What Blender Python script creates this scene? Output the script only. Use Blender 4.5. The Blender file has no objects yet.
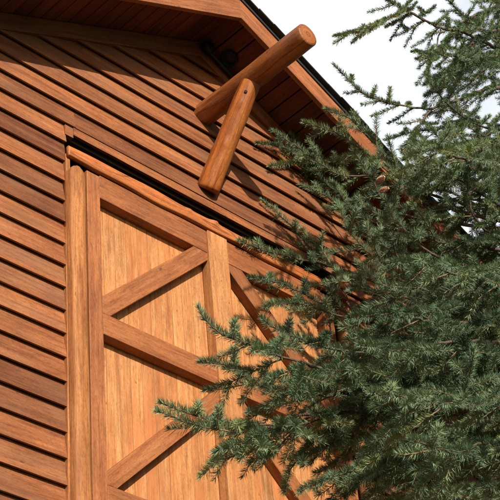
import bpy, bmesh, math, random
import numpy as np
from mathutils import Vector, Matrix
random.seed(7); rng=np.random.default_rng(11)
S=0.15; ZOFF=5.186            # one clapboard course is 0.15 m; course 0 sits at 5.186 m
sc=bpy.context.scene; COL=sc.collection
def W(x,y,z): return (x*S,y*S,z*S+ZOFF)

# ------------------------------------------------------------ helpers
def link(name,me,parent=None):
    o=bpy.data.objects.new(name,me); COL.objects.link(o)
    if parent: o.parent=parent
    return o
def empty(name,loc=(0,0,0)):
    o=bpy.data.objects.new(name,None); COL.objects.link(o); o.location=loc; o.empty_display_size=.2
    return o
def tag(o,label=None,cat=None,group=None,kind=None):
    if label:o['label']=label
    if cat:o['category']=cat
    if group:o['group']=group
    if kind:o['kind']=kind
    return o
class MB:
    """collects boards, prisms and logs; every face gets grain coordinates (UV in metres) and a per-board number"""
    def __init__(s): s.v=[];s.f=[];s.uv=[];s.bv=[]
    def face(s,idx,uvs,b):
        s.f.append(idx); s.uv+=uvs; s.bv.append(b)
    def board(s,a,L,Wd,T,seg=1,jit=0.0,taper=None):
        """a corner; L length vec, Wd width vec, T thickness vec (metres). grain along L"""
        a=Vector(a);L=Vector(L);Wd=Vector(Wd);T=Vector(T)
        b=random.random();ou=random.random()*40;ov=random.random()*40
        n=seg+1;base=len(s.v);l=L.length;w=Wd.length;t=T.length
        for i in range(n):
            c=a+L*(i/seg)
            j0=Wd.normalized()*random.uniform(-jit,jit) if jit else Vector((0,0,0))
            j1=Wd.normalized()*random.uniform(-jit,jit) if jit else Vector((0,0,0))
            for q in (c+j0,c+Wd+j1,c+Wd+j1+T,c+T+j0): s.v.append(tuple(q))
        flip=(L.cross(Wd)).dot(T)<0
        per=[0,w,w+t,2*w+t,2*w+2*t]
        for i in range(seg):
            u0=ou+l*i/seg;u1=ou+l*(i+1)/seg
            for k in range(4):
                k2=(k+1)%4
                p=[base+i*4+k,base+(i+1)*4+k,base+(i+1)*4+k2,base+i*4+k2]
                q=[(u0,ov+per[k]),(u1,ov+per[k]),(u1,ov+per[k+1]),(u0,ov+per[k+1])]
                if flip: p.reverse();q.reverse()
                s.face(p,q,b)
        for i,fl in ((0,False),(seg,True)):
            p=[base+i*4+k for k in range(4)];q=[(ou+.02*(k in(1,2)),ov+7+.02*(k>1)) for k in range(4)]
            if fl!=flip: p.reverse();q.reverse()
            s.face(p,q,b)
    def prism(s,poly,y0,y1,axis):
        """poly list of (x,z) metres, extruded y0(front)->y1(back); grain along axis (dx,dz)"""
        b=random.random();ou=random.random()*40;ov=random.random()*40
        ax=Vector(axis).normalized();n=len(poly);base=len(s.v)
        ar=sum(poly[i][0]*poly[(i+1)%n][1]-poly[(i+1)%n][0]*poly[i][1] for i in range(n))
        if ar<0: poly=poly[::-1]
        g=lambda p:(ou+p[0]*ax[0]+p[1]*ax[1], ov-p[0]*ax[1]+p[1]*ax[0])
        for p in poly: s.v.append((p[0],y0,p[1]))
        for p in poly: s.v.append((p[0],y1,p[1]))
        s.face([base+i for i in range(n)],[g(p) for p in poly],b)
        s.face([base+n+i for i in range(n)][::-1],[g(p) for p in poly][::-1],b)
        for i in range(n):
            j=(i+1)%n;d=abs(y1-y0);gi=g(poly[i]);gj=g(poly[j])
            s.face([base+j,base+i,base+n+i,base+n+j],[gj,gi,(gi[0],gi[1]+d),(gj[0],gj[1]+d)],b)
    def log(s,p0,p1,r0,r1,n=26,rings=26,wob=.02,bev=.018,cut0=None,cut1=None,knots=5):
        p0=Vector(p0);p1=Vector(p1);d=(p1-p0);l=d.length;d.normalize()
        e1=d.cross(Vector((0,0,1)));e1.normalize();e2=e1.cross(d)
        b=random.random();ou=random.random()*40;ov=random.random()*40;base=len(s.v)
        ph=[random.uniform(0,6.28) for _ in range(8)]
        kn=[(random.random(),random.uniform(0,6.28),random.uniform(.006,.012)) for _ in range(knots)]
        prof=[(0,0.0),(0,.80),(bev*.35,.94),(bev,1.0)]+[(bev+(l-2*bev)*i/rings,1.0) for i in range(1,rings)]+[(l-bev,1.0),(l-bev*.35,.94),(l,.80),(l,0.0)]
        for (t,k) in prof:
            f=t/l;r=(r0+(r1-r0)*f)*k
            for j in range(n):
                a=6.28318*j/n
                rr=r*(1+wob*(math.sin(2*a+ph[0])*.5+math.sin(3*a+ph[1]+t*3)*.5+.5*math.sin(t*9+ph[2])+.3*math.sin(t*23+a+ph[3])))
                for kf,ka,kh in kn:
                    da=(a-ka+3.14159)%6.28318-3.14159
                    rr+=kh*k*math.exp(-((f-kf)*l/.025)**2-(da*r0/.022)**2)
                q=p0+d*t+e1*(rr*math.cos(a))+e2*(rr*math.sin(a))
                if cut0 and f<.3: q=q+d*(cut0*(rr*math.sin(a)))
                if cut1 and f>.7: q=q+d*(cut1*(rr*math.sin(a)))
                s.v.append(tuple(q))
        for i in range(len(prof)-1):
            t0,t1=prof[i][0],prof[i+1][0];endcap=(i<1 or i>=len(prof)-2)
            for j in range(n):
                k=(j+1)%n
                idx=[base+i*n+j,base+i*n+k,base+(i+1)*n+k,base+(i+1)*n+j]
                c0=6.283*r0*j/n;c1=6.283*r0*(j+1)/n
                uv=[(ou+t0,ov+c0),(ou+t0,ov+c1),(ou+t1,ov+c1),(ou+t1,ov+c0)]
                if endcap: uv=[(ou+c0*.1,ov),(ou+c1*.1,ov),(ou+c1*.1,ov+.04),(ou+c0*.1,ov+.04)]
                s.face(idx[::-1],uv[::-1],b)
    def build(s,name,mat,parent=None,bevel=0,smooth=False):
        me=bpy.data.meshes.new(name);me.from_pydata(s.v,[],s.f)
        uvl=me.uv_layers.new(name='grain')
        uvl.data.foreach_set('uv',[c for t in s.uv for c in t])
        at=me.attributes.new('board','FLOAT','FACE');at.data.foreach_set('value',s.bv)
        me.materials.append(mat)
        if smooth: me.polygons.foreach_set('use_smooth',[True]*len(me.polygons))
        me.update();o=link(name,me,parent)
        if bevel:
            m=o.modifiers.new('edge_wear','BEVEL');m.width=bevel;m.segments=2;m.limit_method='ANGLE';m.angle_limit=math.radians(40)
        return o

# ------------------------------------------------------------ materials
def N(nt,t,**k):
    n=nt.nodes.new(t)
    for a,b in k.items(): setattr(n,a,b)
    return n
def wood(name,c_dark,c_mid,c_light,rough=.62,weather=0.0,wcol=(.2,.13,.09),knot=1.0,grain=26.,bump=.35,spec=.35,vary=.45,kfreq=1.0,gain=.80,crack=0):
    m=bpy.data.materials.new(name);m.use_nodes=True;nt=m.node_tree;nt.nodes.clear();lk=nt.links.new
    out=N(nt,'ShaderNodeOutputMaterial');bs=N(nt,'ShaderNodeBsdfPrincipled');lk(bs.outputs[0],out.inputs[0])
    uv=N(nt,'ShaderNodeUVMap',uv_map='grain');at=N(nt,'ShaderNodeAttribute',attribute_name='board')
    def mp(su,sv):
        q=N(nt,'ShaderNodeMapping');q.inputs['Scale'].default_value=(su,sv,1);lk(uv.outputs[0],q.inputs[0])
        cb=N(nt,'ShaderNodeVectorMath',operation='ADD');sx=N(nt,'ShaderNodeCombineXYZ')
        mu=N(nt,'ShaderNodeMath',operation='MULTIPLY');mu.inputs[1].default_value=60;lk(at.outputs['Fac'],mu.inputs[0]);lk(mu.outputs[0],sx.inputs[2])
        lk(q.outputs[0],cb.inputs[0]);lk(sx.outputs[0],cb.inputs[1]);return cb.outputs[0]
    def noise(vec,sc_,det,rg=.55,dist=0):
        q=N(nt,'ShaderNodeTexNoise');q.inputs['Scale'].default_value=sc_;q.inputs['Detail'].default_value=det;q.inputs['Roughness'].default_value=rg;q.inputs['Distortion'].default_value=dist
        lk(vec,q.inputs['Vector']);return q.outputs['Fac']
    def ramp(fac,stops):
        r=N(nt,'ShaderNodeValToRGB');e=r.color_ramp.elements
        while len(e)<len(stops): e.new(.5)
        for i,(p,c) in enumerate(stops): e[i].position=p;e[i].color=tuple(c)+(1,) if len(c)==3 else c
        lk(fac,r.inputs[0]);return r.outputs[0]
    def mix(f,a,b,bt='MIX'):
        q=N(nt,'ShaderNodeMix',data_type='RGBA',blend_type=bt)
        if isinstance(f,(int,float)): q.inputs[0].default_value=f
        else: lk(f,q.inputs[0])
        for i,x in ((6,a),(7,b)):
            if isinstance(x,tuple): q.inputs[i].default_value=x+(1,)
            else: lk(x,q.inputs[i])
        return q.outputs[2]
    g1=noise(mp(1.6,grain),1,5,.6,.6)                      # long grain
    g2=noise(mp(5,grain*6),1,3,.6)                         # fibres
    g3=noise(mp(3.2,5),1,3,.5)                             # blotches of stain
    col=ramp(g1,[(.30,c_dark),(.5,c_mid),(.72,c_light)])
    fib=ramp(g2,[(.3,(.72,.70,.68)),(.65,(1.08,1.08,1.08))])
    col=mix(.8,col,fib,'MULTIPLY')
    blot=ramp(g3,[(.3,(.74,.70,.68)),(.7,(1.15,1.13,1.1))]);col=mix(.8,col,blot,'MULTIPLY')
    bvr=ramp(at.outputs['Fac'],[(0,(1-vary*.75,1-vary*.8,1-vary*.8)),(.35,(.95,.95,.95)),(.7,(1.03,1.0,.96)),(1,(1+vary*.35,1+vary*.4,1+vary*.45))])
    bvr.node.color_ramp.interpolation='LINEAR';col=mix(1,col,bvr,'MULTIPLY')
    sp_=ramp(noise(mp(55,110),1,4,.7),[(.32,(.66,.63,.60)),(.5,(.98,.98,.98)),(.70,(1.22,1.2,1.18))]);col=mix(.75,col,sp_,'MULTIPLY')
    sk=ramp(noise(mp(9,60),1,4,.65),[(.34,(.62,.57,.53)),(.5,(1,1,1))]);col=mix(.65,col,sk,'MULTIPLY')
    # knots
    vo=N(nt,'ShaderNodeTexVoronoi',feature='F1');vo.inputs['Scale'].default_value=1;vo.inputs['Randomness'].default_value=1
    lk(mp(4.2*kfreq,9*kfreq),vo.inputs['Vector'])
    kf=ramp(vo.outputs['Distance'],[(0,(1,1,1)),(.055,(.85,.85,.85)),(.085,(0,0,0))])
    ks=N(nt,'ShaderNodeMath',operation='GREATER_THAN');ks.inputs[1].default_value=.45
    sp=N(nt,'ShaderNodeSeparateColor');lk(vo.outputs['Color'],sp.inputs[0]);lk(sp.outputs[0],ks.inputs[0])
    kk=N(nt,'ShaderNodeMath',operation='MULTIPLY');lk(kf,kk.inputs[0]);lk(ks.outputs[0],kk.inputs[1])
    k2=N(nt,'ShaderNodeMath',operation='MULTIPLY');lk(kk.outputs[0],k2.inputs[0]);k2.inputs[1].default_value=.8*knot
    kc=tuple(c*.42 for c in c_dark);col=mix(k2.outputs[0],col,kc)
    if weather:
        w=ramp(noise(mp(.9,4.5),1,5,.65,.4),[(.46,(0,0,0)),(.68,(weather,)*3)]);col=mix(w,col,wcol)
    if crack:
        c1=noise(mp(.9,5.5),1,2,.5,.2);cr1=ramp(c1,[(.0,(1,1,1)),(.478,(1,1,1)),(.486,(.30,.26,.24)),(.494,(1,1,1)),(.60,(1,1,1)),(.607,(.4,.35,.32)),(.614,(1,1,1))]);col=mix(.9,col,cr1,'MULTIPLY')
    col=mix(1,col,(gain,)*3,'MULTIPLY');lk(col,bs.inputs['Base Color'])
    rr=N(nt,'ShaderNodeMapRange');lk(g1,rr.inputs[0]);rr.inputs[3].default_value=rough-.12;rr.inputs[4].default_value=rough+.15;lk(rr.outputs[0],bs.inputs['Roughness'])
    bs.inputs['Specular IOR Level'].default_value=spec
    bu=N(nt,'ShaderNodeBump');bu.inputs['Strength'].default_value=bump;bu.inputs['Distance'].default_value=.004
    hs=N(nt,'ShaderNodeMath',operation='ADD');lk(g1,hs.inputs[0]);lk(g2,hs.inputs[1]);lk(hs.outputs[0],bu.inputs['Height']);lk(bu.outputs[0],bs.inputs['Normal'])
    return m
def plain(name,c,rough=.8,c2=None,scale=8,metal=0,spec=.3,bump=.0):
    m=bpy.data.materials.new(name);m.use_nodes=True;nt=m.node_tree;bs=nt.nodes['Principled BSDF'];lk=nt.links.new
    bs.inputs['Roughness'].default_value=rough;bs.inputs['Metallic'].default_value=metal;bs.inputs['Specular IOR Level'].default_value=spec
    tc=N(nt,'ShaderNodeTexCoord');no=N(nt,'ShaderNodeTexNoise');no.inputs['Scale'].default_value=scale;no.inputs['Detail'].default_value=6
    lk(tc.outputs['Object'],no.inputs['Vector']);r=N(nt,'ShaderNodeValToRGB');r.color_ramp.elements[0].position=.35;r.color_ramp.elements[1].position=.68
    r.color_ramp.elements[0].color=tuple(c)+(1,);r.color_ramp.elements[1].color=tuple(c2 or c)+(1,)
    lk(no.outputs['Fac'],r.inputs[0]);lk(r.outputs[0],bs.inputs['Base Color'])
    if bump:
        bu=N(nt,'ShaderNodeBump');bu.inputs['Strength'].default_value=bump;lk(no.outputs['Fac'],bu.inputs['Height']);lk(bu.outputs[0],bs.inputs['Normal'])
    return m
M_SIDING=wood('stained_siding',(.225,.071,.023),(.350,.122,.041),(.45,.178,.065),weather=.55,wcol=(.24,.125,.068),vary=.60,bump=.4,kfreq=1.2)
M_TRIM=wood('stained_trim',(.20,.066,.024),(.34,.120,.042),(.43,.165,.062),weather=.12,vary=.25)
M_FRIEZE=wood('frieze_boards',(.19,.056,.022),(.31,.10,.037),(.40,.14,.052),vary=.2)
M_PANEL=wood('door_boards',(.46,.175,.057),(.62,.280,.100),(.74,.39,.165),weather=.7,wcol=(.52,.165,.05),vary=.14,knot=1.3,bump=.25,kfreq=2.0)
M_RAIL=wood('door_rails',(.28,.090,.029),(.39,.138,.046),(.47,.185,.066),vary=.2)
M_JAMB=wood('peeled_slab',(.33,.12,.040),(.47,.195,.070),(.58,.27,.11),vary=.15,rough=.6,spec=.2)
M_HEAD=wood('header_slab',(.34,.095,.028),(.56,.180,.050),(.66,.25,.08),vary=.05,rough=.5,knot=1.2,kfreq=1.3,crack=1)
M_LOG=wood('varnished_log',(.27,.068,.012),(.50,.150,.028),(.62,.225,.05),rough=.5,grain=16,spec=.35,vary=.1,knot=1.0,crack=1)
M_LOG2=wood('varnished_beam',(.20,.056,.015),(.35,.115,.030),(.46,.17,.048),rough=.52,grain=16,spec=.35,vary=.1,knot=1.0,crack=1)
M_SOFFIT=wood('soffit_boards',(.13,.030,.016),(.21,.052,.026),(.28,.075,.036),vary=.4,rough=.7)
M_FASCIA=wood('fascia_boards',(.30,.098,.034),(.40,.140,.050),(.48,.19,.075),vary=.1)
M_SHINGLE=plain('shingles',(.018,.017,.016),.9,(.035,.033,.03),14,bump=.5)
M_METAL=plain('black_metal',(.012,.012,.014),.45,(.02,.02,.022),20)
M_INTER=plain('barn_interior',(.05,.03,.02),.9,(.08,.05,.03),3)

# ------------------------------------------------------------ the barn
XC=7.72; HALF=27.0; ZG=-34.57; APEX=25.5     # gable axis, half width, ground, soffit apex (in courses)
def soff(x): return APEX-.5*abs(x-XC)
barn=empty('barn',(XC*S,0,0))
tag(barn,'cedar barn gable with lapped siding, deep dark eaves and a braced hayloft door','barn')
BP=Vector((XC*S,0,0))
class P(MB):   # same builder, shifted into the barn's space
    def build(s,name,mat,parent=None,**k):
        s.v=[(a-BP.x,b,c) for a,b,c in s.v]
        return MB.build(s,name,mat,parent,**k)

# lapped siding, one board per course (two where a course is cut by the door)
sd=P()
TB=.036
def course(k,x0,x1,bot=0.0,tb=TB):
    """x0,x1 courses; ends follow the rake when they reach it"""
    if x1-x0<.3: return
    seg=max(2,int((x1-x0)*S/.32))
    b=random.random();ou=random.random()*50;ov=random.random()*50;base=len(sd.v)
    h=1.16
    for i in range(seg+1):
        f=i/seg
        xb=x0+(x1-x0)*f
        zt=k+h;lim=APEX-.35
        tl=XC-2*(lim-zt);tr=XC+2*(lim-zt)
        xt=xb
        if xb<tl: xt=min(tl,XC)
        if xb>tr: xt=max(tr,XC)
        if zt>lim: zt=lim
        w=random.uniform(-.0016,.0016);z0=(k+bot)*S+ZOFF+w;z1=zt*S+ZOFF
        y0=-tb+random.uniform(-.0012,.0012)
        sd.v+=[(xb*S,y0,z0),(xt*S,-.006,z1),(xt*S,.006,z1),(xb*S,y0+.013,z0+.001)]
    for i in range(seg):
        u0=ou+(x0+(x1-x0)*i/seg)*S;u1=ou+(x0+(x1-x0)*(i+1)/seg)*S
        for a,c,v0,v1 in ((0,1,0,.17),(1,2,.17,.18),(2,3,.3,.47),(3,0,.5,.525)):
            sd.face([base+i*4+a,base+(i+1)*4+a,base+(i+1)*4+c,base+i*4+c],[(u0,ov+v0),(u1,ov+v0),(u1,ov+v1),(u0,ov+v1)],b)
    sd.face([base,base+1,base+2,base+3],[(ou,ov)]*4,b);sd.face([base+seg*4+q for q in (3,2,1,0)],[(ou,ov)]*4,b)
for k in range(-34,25):
    zl=k+.05
    ext=2*(APEX-.35-zl)
    xl=max(XC-HALF,XC-ext);xr=min(XC+HALF,XC+ext)
    if xr-xl<.5: continue
    if -1<=k<=15:
        course(k,xl,-.06);course(k,15.5,xr)
    elif k==16:
        course(k,xl,.42);course(k,.42,15.06,tb=.0355);course(k,15.06,xr)
    else: course(k,xl,xr)
sd.build('siding',M_SIDING,barn)
# drip board right above the door opening
t=P();t.board(W(.32,-.20,15.60),(14.8*S,0,0),(0,0,.385*S),(0,.13*S,0),seg=14,jit=.001);t.board(W(-.10,-.20,15.42),(.40*S,0,0),(0,0,.50*S),(0,.2*S,0))
t.build('drip_board',M_SIDING,barn)

# sheathing behind the siding with the door hole, side and back walls: closed dark shell
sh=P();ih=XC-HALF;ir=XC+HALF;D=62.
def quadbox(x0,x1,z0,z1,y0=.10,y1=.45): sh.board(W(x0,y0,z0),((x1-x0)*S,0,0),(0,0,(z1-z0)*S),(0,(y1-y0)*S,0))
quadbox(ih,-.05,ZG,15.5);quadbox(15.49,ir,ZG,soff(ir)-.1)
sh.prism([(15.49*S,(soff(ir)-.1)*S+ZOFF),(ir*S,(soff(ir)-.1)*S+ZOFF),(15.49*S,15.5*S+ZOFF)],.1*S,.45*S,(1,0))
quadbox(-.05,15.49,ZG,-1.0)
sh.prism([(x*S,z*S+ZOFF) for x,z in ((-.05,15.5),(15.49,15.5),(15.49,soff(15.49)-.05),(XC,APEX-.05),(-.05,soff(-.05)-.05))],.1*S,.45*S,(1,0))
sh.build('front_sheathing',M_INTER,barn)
sw=P()
for x in (ih,ir-.3):
    sw=P();sw.board(W(x,.46,ZG),(0,(D-.5)*S,0),(0,0,(soff(ir)-.1-ZG)*S),(.3*S,0,0));sw.build('side_wall',M_SIDING,barn)
bk=P();bk.prism([(x*S,z*S+ZOFF) for x,z in ((ih,ZG),(ir,ZG),(ir,soff(ir)-.05),(XC,APEX-.05),(ih,soff(ih)-.05))],D*S,(D+.3)*S,(1,0));bk.build('rear_wall',M_SIDING,barn)
fl=P();fl.board(W(ih+.4,.5,-1.6),((2*HALF-.8)*S,0,0),(0,(D-1)*S,0),(0,0,.25*S));fl.build('loft_floor',M_INTER,barn)
for x in (ih-.25,ir-.35):
    cr=P();cr.board(W(x,-.32,ZG),(0,0,(soff(ir)-.2-ZG)*S),(.6*S,0,0),(0,.3*S,0));cr.build('corner_board',M_TRIM,barn,bevel=.003)

# frieze (rake trim) on the wall face under the soffit
def rake(poly_off_lo,poly_off_hi,y0,y1,name,mat,ext=HALF+3.2,parent=barn,bev=.003,xin=0):
    for sg in (-1,1):
        q=P()
        pts=[(XC+sg*xin,0),(XC+sg*ext,-.5*ext)]
        poly=[(XC*S,(APEX+poly_off_lo)*S+ZOFF),((XC+sg*ext)*S,(APEX+poly_off_lo-.5*ext)*S+ZOFF),((XC+sg*ext)*S,(APEX+poly_off_hi-.5*ext)*S+ZOFF),(XC*S,(APEX+poly_off_hi)*S+ZOFF)]
        q.prism(poly,y0*S,y1*S,(sg*1,-.5));q.build(name,mat,parent,bevel=bev)
rake(-.93,-.03,-.30,.02,'frieze_board',M_FRIEZE,ext=HALF)
rake(-.68,.50,-3.02,-2.80,'fascia_board',M_FASCIA)
# soffit boards run out from the wall, lapped in grooves
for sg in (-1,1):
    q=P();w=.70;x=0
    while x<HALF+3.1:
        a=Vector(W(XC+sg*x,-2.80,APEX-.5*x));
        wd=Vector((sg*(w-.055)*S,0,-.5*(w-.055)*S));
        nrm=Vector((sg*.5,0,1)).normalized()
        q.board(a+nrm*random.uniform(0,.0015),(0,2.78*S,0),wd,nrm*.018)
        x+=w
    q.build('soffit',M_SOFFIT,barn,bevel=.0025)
# side eaves: soffit along the length and fascia at the gutter edge
for sg in (-1,1):
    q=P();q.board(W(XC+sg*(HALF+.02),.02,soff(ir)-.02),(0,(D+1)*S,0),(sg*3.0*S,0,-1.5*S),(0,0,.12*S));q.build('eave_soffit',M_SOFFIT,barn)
    q=P();q.board(W(XC+sg*(HALF+3.2),-3.0,soff(ir)-1.6-.7),(0,(D+5)*S,0),(0,0,1.2*S),(sg*.2*S,0,0));q.build('eave_fascia',M_FASCIA,barn,bevel=.003)
# roof: deck plus rows of shingles with ragged butts along the rake
for sg in (-1,1):
    q=P();slope=Vector((sg*1,0,-.5)).normalized();nrm=Vector((sg*.5,0,1)).normalized()
    a=Vector(W(XC,-3.08,APEX+.52));LL=(HALF+3.5)*S*1.118
    q.board(a,(0,(D+6.2)*S,0),slope*LL,nrm*.022)
    rows=int(LL/.14)
    for i in range(rows):
        # each course of shingles: a starter tab at the rake is separate and uneven, the rest one strip
        st=a+slope*(i*.14)+nrm*(.024)
        y=random.uniform(-.045,-.028)
        for j in range(9):
            wdt=random.uniform(.12,.2)
            q.board(st+Vector((0,y,0))+nrm*random.uniform(.001,.004)+slope*random.uniform(-.006,.008),(0,wdt-.006,0),slope*(.15),nrm*random.uniform(.008,.013));y+=wdt
        q.board(st+Vector((0,y,0)),(0,(D+6.2)*S-y,0),slope*.15,nrm*.011)
    q.build('roof',M_SHINGLE,barn)
# small round junction box, conduit and ring lamp tucked under the peak
jb=MB();jb.log((0,0,0),(0,.05,0),.045,.045,n=20,rings=1,wob=0,bev=.006,knots=0)
o=jb.build('junction_box',M_METAL,barn,smooth=True);o.location=Vector(W(7.95,-.75,25.05))-BP
pp=Vector(W(8.0,-.5,24.9));pe=Vector(W(9.9,-.5,23.95));pi=P();pi.log(pp,pe,.014,.014,n=10,rings=2,wob=0,bev=.002,knots=0);pi.build('conduit',M_METAL,barn,smooth=True)
bm=bmesh.new()
R0,R1=.052,.012
vs=[[bm.verts.new(((R0+R1*math.cos(b))*math.cos(a),(R0+R1*math.cos(b))*math.sin(a),R1*math.sin(b)*1.6)) for b in [6.2832*j/8 for j in range(8)]] for a in [6.2832*i/28 for i in range(28)]]
for i in range(28):
    for j in range(8): bm.faces.new((vs[i][j],vs[(i+1)%28][j],vs[(i+1)%28][(j+1)%8],vs[i][(j+1)%8]))
c0=[bm.verts.new((R0*math.cos(6.2832*i/28),R0*math.sin(6.2832*i/28),.006)) for i in range(28)];bm.faces.new(c0)
me=bpy.data.meshes.new('lamp_ring');bm.to_mesh(me);bm.free();me.materials.append(M_METAL)
o=link('round_vent',me,barn);o.location=Vector(W(9.0,-.85,24.78))-BP;o.rotation_euler=(0,math.atan(.5),0)

# ------------------------------------------------------------ header slab and jambs (live-edge, half round)
def slab(name,mat,a,b,half,yb,yf,wave,seed,parent=barn,knots=(),taper=None,round_end=True):
    """half-log plank from a to b (x,z courses) with wavy edges; yb back, yf front bulge"""
    rnd=random.Random(seed);q=P();A=Vector((a[0],0,a[1]));B=Vector((b[0],0,b[1]));d=(B-A);l=d.length;d.normalize()
    n=Vector((-d.z,0,d.x));seg=max(20,int(l*14));ph=[rnd.uniform(0,6.28) for _ in range(8)]
    prof=[(-1.02,0.),(-1.03,.5),(-.98,.82),(-.88,.95),(-.6,1.0),(0,1.0),(.6,1.0),(.86,.96),(.97,.84),(1.0,.5),(.97,0.)]
    bb=rnd.random();ou=rnd.random()*40;base=len(q.v);m=len(prof)
    for i in range(seg+1):
        f=i/seg;s_=f*l
        e0=half*(1+wave*(math.sin(s_*.9+ph[0])*.6+math.sin(s_*2.1+ph[1])*.4));e1=half*(1+wave*(math.sin(s_*.8+ph[2])*.6+math.sin(s_*1.9+ph[3])*.4))
        if taper: e0*=taper(f)[0];e1*=taper(f)[1]
        if round_end:
            k=min(1,(s_/(half*1.3)))if s_<half*1.3 else 1
            k=math.sqrt(max(0,1-(1-k)**2))*.75+.25;e0*=k;e1*=k
        for (u,v) in prof:
            e=e0 if u<0 else e1
            yy=yb+(yf-yb)*v*(1+.02*math.sin(s_*1.3+ph[4]))
            for ks,ku,kr in knots: yy-=kr*math.exp(-((s_-ks)/.22)**2-((u-ku)/.35)**2); 
            pt=A+d*s_+n*(u*e);q.v.append(W(pt.x,yy,pt.z))
    for i in range(seg):
        u0=ou+i/seg*l*S;u1=ou+(i+1)/seg*l*S
        for j in range(m-1):
            q.face([base+i*m+j,base+(i+1)*m+j,base+(i+1)*m+j+1,base+i*m+j+1],[(u0,j*.03),(u1,j*.03),(u1,j*.03+.03),(u0,j*.03+.03)],bb)
        q.face([base+i*m+m-1,base+(i+1)*m+m-1,base+(i+1)*m,base+i*m],[(u0,.5),(u1,.5),(u1,.7),(u0,.7)],bb)
    q.face([base+j for j in range(m)],[(ou,.01*j) for j in range(m)],bb);q.face([base+seg*m+j for j in range(m)][::-1],[(ou,.01*j) for j in range(m)],bb)
    o=q.build(name,mat,parent,smooth=True)
    bm=bmesh.new();bm.from_mesh(o.data);bmesh.ops.recalc_face_normals(bm,faces=bm.faces);bm.to_mesh(o.data);bm.free()
    return o
slab('header_slab',M_HEAD,(-.12,14.42),(15.55,14.42),.28,-.25,-.46,.20,5,knots=[(7.6,.6,.16),(6.2,.5,.1),(10.5,-.2,.12)],round_end=False)
slab('jamb_slab',M_JAMB,(.19,13.65),(.30,-1.4),.34,-.05,-.60,.018,8,taper=lambda f:(1,1.12-.14*f))
slab('jamb_slab',M_JAMB,(15.26,13.65),(15.16,-1.4),.37,-.05,-.60,.05,9)
q=P();q.board(W(-.14,-.27,-1.4),(0,0,15.75*S),(.22*S,0,0),(0,.30*S,0),seg=40,jit=.002);q.build('jamb_trim',M_JAMB,barn,bevel=.004)
q=P();q.board(W(15.38,-.27,-1.4),(0,0,15.75*S),(.22*S,0,0),(0,.30*S,0),seg=40,jit=.002);q.build('jamb_trim',M_JAMB,barn,bevel=.004)
slab('sill_slab',M_JAMB,(-.2,-1.25),(15.6,-1.25),.5,-.05,-.7,.06,12,round_end=False)
# centre post
q=P();q.board(W(7.16,-.36,-.7),(0,0,14.85*S),(1.10*S,0,0),(0,.49*S,0));q.build('centre_post',M_PANEL,barn,bevel=.004)

# ------------------------------------------------------------ door leaves
def clip(poly,a,b,c):          # keep a*x+b*z>=c
    out=[]
    for i in range(len(poly)):
        p,q=poly[i],poly[(i+1)%len(poly)];dp=a*p[0]+b*p[1]-c;dq=a*q[0]+b*q[1]-c
        if dp>=0: out.append(p)
        if (dp>=0)!=(dq>=0):
            t=dp/(dp-dq);out.append((p[0]+(q[0]-p[0])*t,p[1]+(q[1]-p[1])*t))
    return out
for side in (0,1):
    mx=(lambda x:x) if side==0 else (lambda x:2*XC-x)
    # vertical tongue and groove boards
    q=P();x=.85
    while x<7.10:
        w=min(.565,7.185-x)
        xs=sorted((mx(x+.006),mx(x+w-.006)))
        q.board(W(xs[0],.14+random.uniform(0,.006),-.85),(0,0,15.2*S),((xs[1]-xs[0])*S,0,0),(0,.12*S,0));x+=w
    # thin backing so the grooves stay shut
    xs=sorted((mx(.85),mx(7.14)))
    q.board(W(xs[0],.262,-.85),(0,0,15.2*S),((xs[1]-xs[0])*S,0,0),(0,.1*S,0))
    door=q.build('hayloft_door',M_PANEL,barn,bevel=.0017)
    def rect(x0,x1,z0,z1): return [(x0,z0),(x1,z0),(x1,z1),(x0,z1)]
    def put(name,poly,ax,yf=-.30,mat=M_RAIL):
        pl=[(mx(a)*S,b*S+ZOFF) for a,b in poly]
        q=P();q.prism(pl,yf*S,.0195,(ax[0]*(1 if side==0 else -1),ax[1]));return q.build(name,mat,door,bevel=.0035)
    put('stile',rect(.86,1.50,-.8,14.02),(0,1))
    put('rail',rect(1.505,7.14,12.96,14.10),(1,0),-.295)
    put('rail',rect(1.505,7.14,6.62,7.55),(1,0))
    put('rail',rect(1.505,7.14,-.75,.52),(1,0))
    for z0,sl,wd,lo,hi in ((7.22,.955,1.08,7.56,12.95),(.10,.978,.92,.53,6.61)):
        poly=rect(1.51,7.135,lo,hi)
        poly=clip(poly,-sl,1,z0-sl*1.5);poly=clip(poly,sl,-1,-(z0+wd-sl*1.5))
        put('brace',poly,(1,sl),-.285)

# ------------------------------------------------------------ hoist beam and its brace
q=P();q.log(W(7.72,.35,21.0),W(7.72,-6.62,20.93),.535*S,.55*S,n=30,rings=30,wob=.025,bev=.012,knots=4)
beam=q.build('hoist_beam',M_LOG2,barn,smooth=True)
q=P();q.log(W(7.50,-.20,16.5),W(7.70,-3.36,20.98),.50*S,.42*S,n=28,rings=26,wob=.04,bev=.02,cut0=0.0,cut1=0.0,knots=7)
brc=q.build('beam_brace',M_LOG,barn,smooth=True)
A_=Vector(W(7.69,-3.2,20.77));dv=(Vector(W(7.70,-3.36,20.98))-Vector(W(7.50,-.20,16.5))).normalized()
out_=Vector((-.55,-.45,-.45));out_=(out_-dv*out_.dot(dv)).normalized()
for kk in (-.10,):
    b0=A_+dv*kk;q=P();q.log(b0+out_*.058,b0+out_*.072,.012,.011,n=6,rings=1,wob=0,bev=.002,knots=0);q.build('bolt_head',M_METAL,brc)

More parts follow.
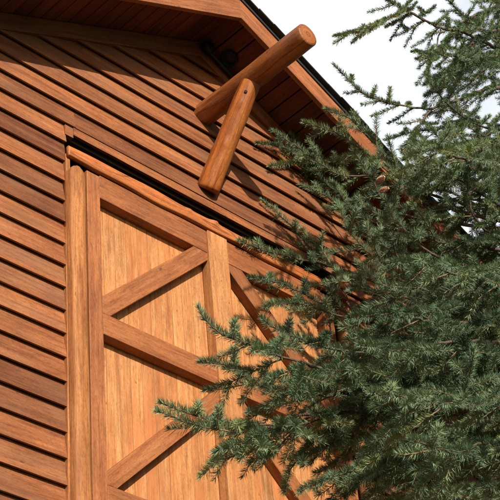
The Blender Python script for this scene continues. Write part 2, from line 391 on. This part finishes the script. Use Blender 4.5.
# ------------------------------------------------------------ spruce
LIMBS=[
[(2.317, -1.425, 8.744), (1.971, -1.44, 8.56), (1.571, -1.47, 8.434), (1.349, -1.5, 8.347), (1.014, -1.5, 8.308)],
[(1.862, -1.44, 8.525), (1.569, -1.47, 8.423), (1.159, -1.5, 7.991), (0.896, -1.5, 7.752), (0.742, -1.5, 7.634)],
[(3.018, -1.275, 9.261), (2.579, -1.32, 9.119), (2.324, -1.35, 9.123), (2.13, -1.35, 9.209)],
[(2.807, -1.35, 8.865), (2.282, -1.425, 8.494), (1.899, -1.44, 8.267), (1.541, -1.47, 8.042)],
[(2.71, -1.35, 8.536), (2.301, -1.35, 8.224), (1.867, -1.32, 7.874), (1.57, -1.29, 7.746), (1.297, -1.275, 7.66), (1.109, -1.275, 7.685), (0.989, -1.275, 7.741)],
[(2.482, -1.2, 8.215), (2.217, -1.125, 8.045), (1.976, -1.05, 7.917), (1.796, -0.975, 7.808)],
[(2.906, -0.9, 8.025), (2.845, -0.57, 8.377), (2.538, -0.27, 8.377), (2.247, -0.15, 8.357), (2.021, -0.075, 8.35), (1.72, -0.06, 8.17)],
[(2.639, -0.45, 8.291), (2.354, -0.24, 8.335), (2.061, -0.15, 8.33), (1.881, -0.075, 8.412), (1.614, -0.06, 8.319)],
[(2.341, -0.33, 8.231), (2.103, -0.225, 8.265), (1.915, -0.18, 8.358), (1.67, -0.15, 8.406)],
[(2.157, -1.125, 7.404), (1.975, -0.975, 7.531), (1.833, -0.825, 7.78), (1.637, -0.75, 7.919), (1.369, -0.69, 7.919)],
[(2.227, -1.2, 7.271), (2.05, -1.05, 7.398), (1.822, -0.96, 7.624), (1.682, -0.9, 7.915), (1.38, -0.87, 7.906)],
[(3.416, -1.2, 8.003), (2.643, -1.275, 7.986), (2.184, -1.32, 7.957), (2.116, -1.35, 8.104)],
[(2.845, -1.2, 7.291), (2.193, -1.275, 7.128), (2.075, -1.32, 7.395), (2.005, -1.35, 7.789)],
[(2.524, -0.6, 7.177), (2.312, -0.3, 7.379), (2.183, -0.12, 7.484), (2.007, -0.09, 7.57), (1.833, -0.075, 7.705), (1.6, -0.06, 7.81)],
[(2.617, -0.675, 7.095), (2.448, -0.42, 7.248), (2.145, -0.135, 7.466), (1.904, -0.105, 7.429), (1.588, -0.09, 7.354), (1.31, -0.09, 7.317)],
[(2.35, -0.75, 6.782), (2.141, -0.45, 6.86), (1.852, -0.3, 6.92), (1.655, -0.24, 6.982), (1.45, -0.225, 6.975), (1.229, -0.225, 6.905)],
[(2.334, -0.6, 6.783), (2.014, -0.39, 6.824), (1.661, -0.3, 6.844), (1.467, -0.27, 6.792), (1.285, -0.27, 6.69)],
[(2.557, -1.35, 6.111), (1.981, -1.2, 6.033), (1.1, -1.17, 5.654), (0.46, -1.2, 5.481), (0.091, -1.23, 5.411), (-0.129, -1.23, 5.403), (-0.226, -1.23, 5.488)],
[(2.323, -1.26, 6.204), (1.389, -1.23, 5.847), (0.736, -1.23, 5.646), (0.376, -1.23, 5.586), (0.191, -1.23, 5.606)],
[(2.098, -1.125, 6.117), (1.422, -1.05, 5.796), (0.826, -0.99, 5.54), (0.457, -0.93, 5.489), (0.256, -0.9, 5.541), (0.089, -0.9, 5.492)],
[(2.838, -1.5, 6.353), (1.963, -1.35, 5.999), (1.559, -1.2, 5.728), (1.121, -1.125, 5.511), (0.736, -1.05, 5.367), (0.431, -0.99, 5.208), (0.174, -0.975, 5.103), (-0.031, -0.96, 5.079), (-0.251, -0.945, 5.075)],
[(0.736, -1.05, 5.367), (0.434, -0.99, 5.231), (0.146, -0.975, 5.13), (-0.027, -0.96, 5.128), (-0.224, -0.945, 5.131)],
[(0.619, -1.02, 5.316), (0.527, -0.99, 5.176), (0.415, -0.975, 5.064), (0.288, -0.975, 4.979)],
[(1.121, -1.125, 5.511), (0.579, -1.05, 5.248), (0.255, -1.02, 5.067), (0.037, -1.005, 4.937)],
[(0.974, -0.975, 5.455), (0.773, -0.93, 5.262), (0.64, -0.9, 5.093), (0.588, -0.9, 4.958)],
[(3.074, -1.425, 5.655), (2.206, -1.32, 5.509), (1.544, -1.2, 5.341), (1.05, -1.125, 5.153), (0.714, -1.08, 4.992), (0.524, -1.05, 4.871)],
[(3.173, -1.425, 5.889), (2.364, -1.275, 5.809), (1.681, -1.14, 5.598), (1.266, -1.05, 5.434), (0.935, -0.99, 5.318), (0.651, -0.96, 5.113)],
[(3.032, -1.425, 5.321), (2.254, -1.35, 5.237), (1.531, -1.23, 5.121), (1.105, -1.17, 4.958), (0.697, -1.125, 4.774)],
[(2.791, -1.35, 6.785), (2.145, -1.275, 6.296), (1.892, -1.2, 6.031), (1.597, -1.17, 5.739), (1.239, -1.14, 5.422), (0.989, -1.125, 5.216)],
[(2.692, -1.2, 7.139), (2.168, -1.125, 6.713), (1.79, -1.02, 6.534), (1.601, -0.93, 6.609), (1.433, -0.87, 6.733)],
[(2.751, -1.2, 7.328), (2.163, -1.125, 7.051), (1.914, -1.02, 7.073), (1.716, -0.96, 7.113), (1.547, -0.9, 7.198)],
[(3.005, -1.2, 7.791), (2.381, -1.2, 7.471), (2.045, -1.14, 7.418), (1.784, -1.11, 7.364), (1.6, -1.08, 7.422)],
[(2.747, -1.425, 6.951), (2.011, -1.5, 6.496), (1.421, -1.56, 6.226), (0.99, -1.62, 6.075), (0.694, -1.65, 5.919)],
[(2.775, -1.425, 6.735), (1.813, -1.5, 6.134), (1.152, -1.56, 5.807), (0.663, -1.62, 5.606), (0.318, -1.65, 5.425)],
[(2.859, -1.425, 6.402), (1.959, -1.5, 6.03), (1.161, -1.59, 5.673), (0.654, -1.65, 5.387), (0.284, -1.71, 5.231)],
[(2.821, -1.425, 6.036), (1.736, -1.56, 5.563), (1.048, -1.65, 5.217), (0.564, -1.725, 5.053), (0.188, -1.8, 4.904)],
[(2.993, -1.5, 5.724), (1.934, -1.62, 5.365), (1.214, -1.725, 5.064), (0.688, -1.8, 4.795), (0.329, -1.86, 4.692)],
[(3.339, -1.32, 8.247), (2.473, -1.425, 7.703), (1.875, -1.5, 7.325), (1.38, -1.56, 7.089), (1.073, -1.59, 6.826)],
[(3.437, -1.2, 8.769), (3.104, -1.05, 8.586), (2.844, -0.9, 8.403), (2.571, -0.825, 8.257)],
[(3.774, -1.05, 7.138), (3.286, -0.75, 7.181), (2.639, -0.525, 6.874), (2.282, -0.39, 6.762), (2.01, -0.3, 6.774)],
[(3.524, -1.05, 6.486), (2.857, -0.75, 6.462), (2.318, -0.525, 6.337), (1.9, -0.39, 6.213), (1.624, -0.33, 6.243)],
[(3.646, -1.05, 6.233), (3.093, -0.825, 6.22), (2.638, -0.675, 6.061), (2.193, -0.54, 5.87), (1.821, -0.45, 5.689)],
[(3.608, -1.05, 7.316), (3.053, -0.825, 7.45), (2.497, -0.66, 7.356), (2.204, -0.54, 7.43), (1.987, -0.45, 7.545)],
[(3.877, -1.2, 10.105), (3.374, -1.2, 9.934), (2.957, -1.2, 9.758)],
[(4.022, -1.2, 9.749), (3.338, -1.2, 9.213), (2.809, -1.23, 8.939), (2.273, -1.29, 8.435), (1.796, -1.35, 8.007)],
[(2.537, -1.2, 7.305), (2.571, -0.825, 7.624), (2.43, -0.54, 7.794), (2.303, -0.24, 8.055), (2.161, -0.135, 8.23), (2.084, -0.105, 8.438), (1.937, -0.09, 8.563)],
[(2.482, -1.2, 7.119), (2.526, -0.75, 7.497), (2.333, -0.51, 7.653), (2.282, -0.24, 7.938), (2.152, -0.15, 8.079), (1.99, -0.075, 8.134)],
[(2.635, -1.2, 6.956), (2.435, -0.84, 7.155), (2.222, -0.63, 7.302), (2.107, -0.51, 7.509), (1.998, -0.45, 7.719), (1.849, -0.45, 7.854)],
[(2.714, -1.275, 6.87), (2.214, -1.125, 6.884), (1.851, -1.05, 6.947), (1.696, -0.99, 7.177), (1.608, -0.96, 7.387), (1.457, -0.96, 7.546)],
[(2.684, -1.275, 6.781), (2.263, -1.05, 6.725), (1.889, -0.9, 6.756), (1.71, -0.81, 6.929), (1.546, -0.78, 7.066), (1.509, -0.75, 7.275)],
[(2.73, -1.2, 6.618), (2.451, -0.9, 6.741), (2.179, -0.6, 6.945), (1.985, -0.45, 7.023), (2.067, -0.21, 7.361), (1.931, -0.075, 7.728)],
[(2.763, -1.35, 7.322), (2.349, -1.29, 7.396), (2.004, -1.26, 7.437), (1.8, -1.23, 7.428), (1.628, -1.2, 7.459)],
[(3.619, -1.35, 9.922), (2.868, -1.38, 9.202), (2.269, -1.41, 8.572), (1.823, -1.44, 7.956)],
[(4.027, -1.2, 10.559), (3.013, -1.26, 9.584), (2.435, -1.32, 8.993), (1.973, -1.35, 8.338)],
[(3.808, -1.2, 9.506), (3.38, -1.14, 9.496), (3.064, -1.11, 9.527), (2.821, -1.08, 9.58)],
[(3.14, -1.35, 6.052), (2.326, -1.2, 5.964), (1.684, -1.14, 5.947), (1.264, -1.08, 5.972), (0.989, -1.05, 6.002)],
[(3.355, -1.35, 6.058), (2.191, -1.35, 5.583), (1.455, -1.35, 5.385), (0.923, -1.35, 5.061), (0.599, -1.35, 4.822)],
[(3.037, -1.35, 8.152), (2.491, -1.29, 7.891), (2.122, -1.26, 7.707), (1.873, -1.245, 7.613), (1.666, -1.245, 7.53)],
[(3.282, -1.41, 8.433), (2.467, -1.41, 7.968), (2.076, -1.41, 7.846), (1.822, -1.425, 7.881), (1.685, -1.44, 7.983)],
[(3.703, -1.35, 8.053), (2.82, -1.32, 7.703), (2.349, -1.26, 7.621), (2.16, -1.2, 7.77), (2.007, -1.2, 7.871)],
[(1.867, -1.32, 7.874), (1.673, -1.335, 7.609), (1.525, -1.35, 7.353), (1.444, -1.35, 7.154)],
[(2.301, -1.35, 8.224), (2.098, -1.38, 7.907), (1.984, -1.41, 7.609), (1.964, -1.425, 7.385)],
[(1.971, -1.44, 8.56), (1.846, -1.455, 8.284), (1.708, -1.47, 8.026), (1.643, -1.47, 7.833)]
]

SEC={0:.20,1:.15,2:.20,3:.14,4:.17,5:.20,6:.26,7:.13,8:.15,9:.24,10:.22,13:.15,14:.14,15:.18,16:.16,20:.28,21:.15,22:.16,23:.22,24:.22}
PERM=1400; NREST=60
NLEN={0:.030,1:.030,2:.030,3:.030,4:.031,5:.034,11:.034,12:.034,6:.040,7:.040,8:.040,9:.046,10:.044,13:.042,14:.046,15:.045,16:.045}; CONEP=(1.517,-1.05,7.248)
q0=len(LIMBS)-18
for k_ in (7,8,9,12,13,15,16,17): NLEN[q0+k_]=.033
for k_ in (0,1,2): NLEN[q0+k_]=.042
for k_,v_ in enumerate((.18,.18,.20,.24,.24,.24,.22,.22,.22,.22,.30,.32,.22,.22,.28,.15,.15,.15)): SEC[q0+k_]=v_
SUNE=4.8; EXPO=0.45

def bark():
    m=bpy.data.materials.new('spruce_bark');m.use_nodes=True;nt=m.node_tree;bs=nt.nodes['Principled BSDF'];lk=nt.links.new
    at=N(nt,'ShaderNodeAttribute',attribute_name='young');r=N(nt,'ShaderNodeValToRGB')
    r.color_ramp.elements[0].color=(.085,.06,.045,1);r.color_ramp.elements[1].color=(.42,.27,.13,1)
    lk(at.outputs['Fac'],r.inputs[0]);tc=N(nt,'ShaderNodeTexCoord');no=N(nt,'ShaderNodeTexNoise');no.inputs['Scale'].default_value=60;no.inputs['Detail'].default_value=5
    lk(tc.outputs['Object'],no.inputs['Vector']);mx=N(nt,'ShaderNodeMix',data_type='RGBA',blend_type='MULTIPLY');mx.inputs[0].default_value=.8
    r2=N(nt,'ShaderNodeValToRGB');r2.color_ramp.elements[0].position=.3;r2.color_ramp.elements[0].color=(.45,.45,.45,1);r2.color_ramp.elements[1].position=.7;r2.color_ramp.elements[1].color=(1.1,1.1,1.1,1)
    lk(no.outputs['Fac'],r2.inputs[0]);lk(r.outputs[0],mx.inputs[6]);lk(r2.outputs[0],mx.inputs[7]);lk(mx.outputs[2],bs.inputs['Base Color'])
    bu=N(nt,'ShaderNodeBump');bu.inputs['Strength'].default_value=.6;bu.inputs['Distance'].default_value=.01;lk(no.outputs['Fac'],bu.inputs['Height']);lk(bu.outputs[0],bs.inputs['Normal'])
    bs.inputs['Roughness'].default_value=.85;return m
def needle_mat():
    m=bpy.data.materials.new('spruce_needles');m.use_nodes=True;nt=m.node_tree;bs=nt.nodes['Principled BSDF'];lk=nt.links.new
    at=N(nt,'ShaderNodeAttribute',attribute_name='tint');r=N(nt,'ShaderNodeValToRGB');e=r.color_ramp.elements
    e[0].color=(.038,.066,.036,1);e[1].color=(.235,.270,.105,1);e.new(.38).color=(.125,.192,.100,1);e.new(.70).color=(.205,.280,.145,1)
    lk(at.outputs['Fac'],r.inputs[0]);lk(r.outputs[0],bs.inputs['Base Color']);bs.inputs['Roughness'].default_value=.55;bs.inputs['Specular IOR Level'].default_value=.25
    return m
M_BARK=bark();M_NEED=needle_mat()
TR=Vector((4.05,-1.28,0));TH=15.5
def trunk_at(z):
    f=z/TH;return Vector((TR.x+.05*math.sin(z*.7),TR.y+.04*math.sin(z*.9+1),z))
tree=empty('spruce_tree',tuple(TR));tag(tree,'large blue green spruce reaching its branches across the right side of the barn','tree')
bm=bmesh.new();prev=None
for i in range(60):
    z=TH*i/59-.15 if i==0 else TH*i/59;c=trunk_at(z)-TR;r=.19*(1-z/TH)**.9+.012+(.10*math.exp(-z*2.2))
    ring=[bm.verts.new((c.x+r*(1+.07*math.sin(5*a+z*3))*math.cos(a),c.y+r*(1+.07*math.sin(4*a+z*2))*math.sin(a),c.z)) for a in [6.2832*j/18 for j in range(18)]]
    if prev:
        for j in range(18): bm.faces.new((prev[j],prev[(j+1)%18],ring[(j+1)%18],ring[j])).smooth=True
    prev=ring
bm.faces.new(prev);me=bpy.data.meshes.new('trunk');bm.to_mesh(me);bm.free();me.materials.append(M_BARK);link('trunk',me,tree)

def catmull(pts,step=.05):
    pts=[np.array(p,float) for p in pts];P_=[2*pts[0]-pts[1]]+pts+[2*pts[-1]-pts[-2]];o=[]
    for i in range(1,len(P_)-2):
        a,b,c,d=P_[i-1:i+3];n=max(2,int(np.linalg.norm(c-b)/step))
        for k in range(n):
            t=k/n;o.append(.5*((2*b)+(-a+c)*t+(2*a-5*b+4*c-d)*t*t+(-a+3*b-3*c+d)*t**3))
    o.append(pts[-1]);return np.array(o)
def unit(v): return v/(np.linalg.norm(v)+1e-9)
UP=np.array([0,0,1.])
class Limb:
    def __init__(s): s.v=[];s.f=[];s.yg=[];s.tw=[]
    def tube(s,pts,r0,r1,n,yg):
        base=sum(len(a) for a in s.v);m=len(pts);t=np.gradient(pts,axis=0);t/=np.linalg.norm(t,axis=1)[:,None]+1e-9
        ref=np.array([.31,.17,.93]);e1=np.cross(t,ref);e1/=np.linalg.norm(e1,axis=1)[:,None]+1e-9;e2=np.cross(t,e1)
        a=np.arange(n)/n*2*np.pi;r=np.linspace(r0,r1,m)[:,None,None]
        ring=pts[:,None,:]+r*(np.cos(a)[None,:,None]*e1[:,None,:]+np.sin(a)[None,:,None]*e2[:,None,:]);s.v.append(ring.reshape(-1,3))
        i=np.arange(m-1)[:,None]*n;j=np.arange(n)[None,:];k=(j+1)%n
        q=np.stack([base+i+j,base+i+k,base+i+n+k,base+i+n+j],-1).reshape(-1,4);s.f.append(q);s.yg.append(np.full(len(q),yg))
    def twig(s,pts,dens,ln,tint): s.tw.append((pts,dens,ln,tint))
def side_curve(p,d,L,droop,lift,n=7):
    """a shoot that starts along d, sags and turns up at its tip"""
    q=[p];st=L/(n-1);dd=d.copy();w=rng.normal(0,.035,3)
    for i in range(n-1):
        f=i/(n-1);dd=unit(dd+UP*(-droop*(1-f)+lift*f)*.35+w*.5+rng.normal(0,.015,3));q.append(q[-1]+dd*st)
    return np.array(q)
def grow(limb,pts,r0,detail=1.0,free=.3,maxsec=.5,NL=.036):
    seg=np.linalg.norm(np.diff(pts,axis=0),axis=1);s=np.concatenate([[0],np.cumsum(seg)]);L=s[-1]
    limb.tube(pts,r0,.0024,7,0.08)
    tiplen=min(.6,L*.5);k=max(0,np.searchsorted(s,L-tiplen)-1);tip=pts[k:]
    tint0=np.clip(rng.normal(.48,.12),.1,.9)
    limb.twig(tip,1.1,NL*1.05,tint0+.05);limb.tube(tip,.0042,.0020,5,.75)
    pos=free;sgn=1
    while pos<L-.15:
        c=np.array([np.interp(pos,s,pts[:,a]) for a in range(3)]);i=min(len(pts)-2,np.searchsorted(s,pos));T=unit(pts[min(i+1,len(pts)-1)]-pts[i-1 if i>0 else 0])
        lat=unit(np.cross(T,UP));rest=L-pos
        if rng.random()<.3: lat=unit(lat+UP*rng.uniform(-1.1,.7)*sgn)
        ang=math.radians(rng.uniform(38,58));ln=min(.55*rest+.09,maxsec*1.15)*rng.uniform(.7,1.12)*(.72 if rest<.45 else 1)
        d=unit(T*math.cos(ang)+lat*sgn*math.sin(ang)+UP*rng.uniform(-.25,.12))
        sp=side_curve(c,d,ln,.35 if ln>.2 else .15,.40,n=9 if ln>.15 else 6)
        old=ln>.26
        limb.tube(sp,.0052 if old else .0038,.0018,5,.45 if old else 1.0)
        tint=np.clip(tint0+rng.normal(0,.20),.02,.98)
        limb.twig(sp[1 if old else 0:],1.0,NL,tint)
        if ln>.21:
            ss=np.linspace(0,ln,len(sp));p2=.05+rng.uniform(0,.04);g2=1
            while p2<ln-.09:
                c2=np.array([np.interp(p2,ss,sp[:,a]) for a in range(3)]);j=min(len(sp)-2,int(p2/ln*(len(sp)-1)));T2=unit(sp[j+1]-sp[j])
                l2=unit(np.cross(T2,UP)+UP*rng.normal(0,.35));a2=math.radians(rng.uniform(38,55));r2=ln-p2
                ln2=min(.55*r2+.07,.24)*rng.uniform(.75,1.15);d2=unit(T2*math.cos(a2)+l2*g2*math.sin(a2)+UP*rng.uniform(-.3,.1))
                tp=side_curve(c2,d2,ln2,.2,.3,n=5);limb.tube(tp,.0030,.0015,4,1.0);limb.twig(tp,1.0,NL*.92,np.clip(tint+rng.normal(0,.09),.05,1))
                p2+=rng.uniform(.09,.14)/detail;g2=-g2
        pos+=rng.uniform(.095,.155)/detail;sgn=-sgn
def needles(tw,per_m=620,wid=.0032):
    B=[];D=[];Ln=[];Rd=[];Ti=[]
    for pts,dens,ln,tint in tw:
        seg=np.linalg.norm(np.diff(pts,axis=0),axis=1);s=np.concatenate([[0],np.cumsum(seg)]);L=s[-1];n=max(6,int(L*per_m*dens))
        u=np.sort(rng.random(n))*L;b=np.stack([np.interp(u,s,pts[:,a]) for a in range(3)],1)
        i=np.clip(np.searchsorted(s,u)-1,0,len(pts)-2);t=(pts[i+1]-pts[i])/(seg[i][:,None]+1e-9)
        ref=np.cross(t,UP);ref/=np.linalg.norm(ref,axis=1)[:,None]+1e-9;upv=np.cross(ref,t)
        az=rng.random(n)*2*np.pi;low=np.sin(az)<-.3;az[low&(rng.random(n)<.55)]*=-1
        rad=ref*np.cos(az)[:,None]+upv*np.sin(az)[:,None]
        f=u/L;al=np.radians(rng.normal(58,7,n)*(1-.45*np.clip((f-.85)/.15,0,1)**1))
        d=t*np.cos(al)[:,None]+rad*np.sin(al)[:,None]+upv*.16;d/=np.linalg.norm(d,axis=1)[:,None]
        l=ln*rng.uniform(.75,1.15,n)*(1-.25*np.clip((f-.9)/.1,0,1))
        B.append(b);D.append(d);Ln.append(l);Rd.append(t);Ti.append(np.clip(tint+rng.normal(0,.07,n),0,1))
    B=np.concatenate(B);D=np.concatenate(D);Ln=np.concatenate(Ln);T=np.concatenate(Rd);Ti=np.concatenate(Ti)
    w=np.cross(D,T+rng.normal(0,.5,D.shape));w/=np.linalg.norm(w,axis=1)[:,None]+1e-9
    n=len(B);ww=w*wid*.5*rng.uniform(.8,1.2,(n,1));Lc=Ln[:,None];bend=np.cross(w,D)*Lc*.06
    V=np.empty((n,4,3));V[:,0]=B-D*.001;V[:,1]=B+D*Lc*.45+ww+bend;V[:,2]=B+D*Lc;V[:,3]=B+D*Lc*.45-ww+bend
    return V.reshape(-1,3),Ti
def mesh_np(name,V,F,mat,attr=None,vals=None,smooth=False):
    me=bpy.data.meshes.new(name);me.vertices.add(len(V));me.vertices.foreach_set('co',V.astype(np.float32).ravel())
    nf=len(F);me.loops.add(nf*4);me.loops.foreach_set('vertex_index',F.astype(np.int32).ravel());me.polygons.add(nf)
    me.polygons.foreach_set('loop_start',np.arange(0,nf*4,4,dtype=np.int32))
    if smooth: me.polygons.foreach_set('use_smooth',np.ones(nf,dtype=bool))
    if attr: a=me.attributes.new(attr,'FLOAT','FACE');a.data.foreach_set('value',np.asarray(vals,dtype=np.float32))
    me.materials.append(mat);me.update(calc_edges=True);me.validate();return me
TOT=0
def finish(limb,per_m,wid=.0032):
    global TOT
    off=np.array(TR)
    V=np.concatenate(limb.v)-off;F=np.concatenate(limb.f)
    o=link('branch',mesh_np('branch',V,F,M_BARK,'young',np.concatenate(limb.yg),True),tree)
    V,Ti=needles(limb.tw,per_m,wid);V-=off;F=np.arange(len(V)).reshape(-1,4);TOT+=len(F)
    link('needles',mesh_np('needles',V,F,M_NEED,'tint',Ti),o)
NOTRUNK=(1,20,22,23,24,len(LIMBS)-1,len(LIMBS)-2,len(LIMBS)-3);DENSE=(0,1,2,3,4,len(LIMBS)-1,len(LIMBS)-2,len(LIMBS)-3)
for i,pts in enumerate(LIMBS):
    pts=[np.array(p) for p in pts]
    free=.25
    if i not in NOTRUNK:
        p0=pts[0];dist=math.hypot(p0[0]-TR.x,p0[1]-TR.y);zt=p0[2]+.22*dist
        tp=np.array(trunk_at(zt));mid=(tp+p0)/2;mid[2]+=.05*dist
        pts=[tp,mid]+pts
        free=max(.25,dist*.45)
    c=catmull(pts);c[1:-1]+=rng.normal(0,.0035,(len(c)-2,3))
    Lb=Limb();near=i in (0,1,2,3,4,5,17,20)
    L=np.linalg.norm(np.diff(c,axis=0),axis=1).sum()
    grow(Lb,c,.005+.0055*L if i not in NOTRUNK else .006,detail=1.45 if i in DENSE else 1.0,free=free,maxsec=SEC.get(i,.40),NL=NLEN.get(i,.046))
    finish(Lb,PERM)
# the rest of the crown: limbs all round, above and below the framed ones
for i in range(NREST):
    z=1.2+ (TH-2.2)*(i+rng.random())/NREST
    az=i*2.399+rng.uniform(-.3,.3);R_=(1-z/TH)**.8*3.6*rng.uniform(.8,1.1)+.25
    d=np.array([math.cos(az),math.sin(az),0])
    if 3.6<z<10.2 and d[0]<.15: continue      # that sector holds the limbs above
    tp=np.array(trunk_at(z))
    end=tp+d*R_
    if end[1]>-.25: R_*=max(.1,(-.25-tp[1])/(end[1]-tp[1])) 
    if R_<.3: continue
    pts=[tp,tp+d*R_*.35+UP*.02*R_,tp+d*R_*.7-UP*.16*R_,tp+d*R_-UP*.22*R_]
    Lb=Limb();c=catmull(pts,.08);grow(Lb,c,.006+.0062*R_,detail=.5,free=.25*R_,maxsec=.45);finish(Lb,420,.0045)
print('NEEDLES',TOT)
# a small cluster of dry brown cones caught in the twigs
def cone(loc,rot,sc_):
    bm=bmesh.new();R_=12
    for i in range(9):
        f=i/8;rr=.017*math.sin(math.pi*(.12+.8*f))*1.0;z=.065*f
        for j in range(8):
            a=6.2832*(j+.5*(i%2))/8;c=Vector((rr*math.cos(a),rr*math.sin(a),z));t=Vector((-math.sin(a),math.cos(a),0));o_=Vector((math.cos(a),math.sin(a),0))
            v=[bm.verts.new(c*.55+Vector((0,0,z*.45))-t*.005),bm.verts.new(c*.55+Vector((0,0,z*.45))+t*.005),bm.verts.new(c+o_*.004+t*.0065+Vector((0,0,.006))),bm.verts.new(c+o_*.008+Vector((0,0,.010))),bm.verts.new(c+o_*.004-t*.0065+Vector((0,0,.006)))]
            bm.faces.new(v)
            v2=[bm.verts.new(x.co-o_*.0015-Vector((0,0,.001))) for x in v];bm.faces.new(v2[::-1])
    me=bpy.data.meshes.new('cone');bm.to_mesh(me);bm.free();me.materials.append(M_CONE);o=link('cone',me,tree);o.location=Vector(loc)-TR;o.rotation_euler=rot;o.scale=(sc_,)*3
M_CONE=plain('cone_scales',(.42,.25,.15),.8,(.6,.40,.27),60)
CP=Vector(CONEP)
cone(CP,(1.2,-.9,.3),.95);cone(CP+Vector((.02,.0,-.05)),(1.6,-.7,.2),.85)

# ------------------------------------------------------------ ground
me=bpy.data.meshes.new('ground');bm=bmesh.new();bmesh.ops.create_grid(bm,x_segments=80,y_segments=80,size=400)
for v in bm.verts:
    r=v.co.length;v.co.z=0 if r<25 else (math.sin(v.co.x*.021)*math.cos(v.co.y*.017))*min(1,(r-25)/80)*2.2
bm.to_mesh(me);bm.free();M_G=plain('grass',(.03,.05,.018),.95,(.06,.075,.035),1.3,bump=.4);me.materials.append(M_G)
tag(link('ground',me),kind='structure')

# ------------------------------------------------------------ light
SUN=Vector((-.42,-1,.455)).normalized()
el=math.asin(SUN.z);rot=math.atan2(SUN.x,SUN.y)
ld=bpy.data.lights.new('sun','SUN');ld.energy=SUNE;ld.angle=math.radians(.53);ld.color=(1,.93,.82)
so=bpy.data.objects.new('sun',ld);COL.objects.link(so);so.rotation_euler=(-SUN).to_track_quat('-Z','Y').to_euler();so.location=(-10,-20,20)
w=bpy.data.worlds.new('World');sc.world=w;w.use_nodes=True;nt=w.node_tree;nt.nodes.clear();lk=nt.links.new
out=N(nt,'ShaderNodeOutputWorld');bg=N(nt,'ShaderNodeBackground');sky=N(nt,'ShaderNodeTexSky',sky_type='NISHITA');sky.sun_disc=False;sky.sun_elevation=el;sky.sun_rotation=rot
sky.air_density=1;sky.dust_density=1.5
tc=N(nt,'ShaderNodeTexCoord');no=N(nt,'ShaderNodeTexNoise');no.inputs['Scale'].default_value=2.2;no.inputs['Detail'].default_value=7;no.inputs['Roughness'].default_value=.55
lk(tc.outputs['Generated'],no.inputs['Vector']);sx=N(nt,'ShaderNodeSeparateXYZ');lk(tc.outputs['Generated'],sx.inputs[0])
# a bright cloud bank fills the north-east of the sky, thinning out towards the sun's side
m1=N(nt,'ShaderNodeMath',operation='MULTIPLY_ADD');lk(sx.outputs[1],m1.inputs[0]);m1.inputs[1].default_value=1.1;lk(no.outputs['Fac'],m1.inputs[2])
rm=N(nt,'ShaderNodeMapRange');rm.inputs[1].default_value=.45;rm.inputs[2].default_value=.85;lk(m1.outputs[0],rm.inputs[0])
cr_=N(nt,'ShaderNodeValToRGB');cr_.color_ramp.elements[0].color=(10.2,11.0,11.8,1);cr_.color_ramp.elements[1].color=(13.6,13.9,14.2,1);cr_.color_ramp.elements[0].position=.3;cr_.color_ramp.elements[1].position=.6
lk(no.outputs['Fac'],cr_.inputs[0])
mx=N(nt,'ShaderNodeMix',data_type='RGBA');lk(rm.outputs[0],mx.inputs[0]);lk(sky.outputs[0],mx.inputs[6]);lk(cr_.outputs[0],mx.inputs[7])
lk(mx.outputs[2],bg.inputs[0]);bg.inputs[1].default_value=.068;lk(bg.outputs[0],out.inputs[0])

# ------------------------------------------------------------ camera
cd=bpy.data.cameras.new('camera');cam=bpy.data.objects.new('camera',cd);COL.objects.link(cam)
r=Vector((0.71725308,-0.69209813,-0.08092094));u=Vector((-0.37649377,-0.48263544,0.79076891));f=Vector((0.586345,0.53671521,0.60674239))
m=Matrix((r,u,-f)).transposed().to_4x4();m.translation=Vector((-4.089,-5.116,1.6));cam.matrix_world=m
cd.sensor_width=36;cd.lens=1494.74/500*36;cd.clip_start=.1;cd.clip_end=2000
sc.camera=cam
sc.view_settings.view_transform='Standard';sc.view_settings.look='None';sc.view_settings.gamma=1;sc.view_settings.use_curve_mapping=False
sc.view_settings.exposure=EXPO
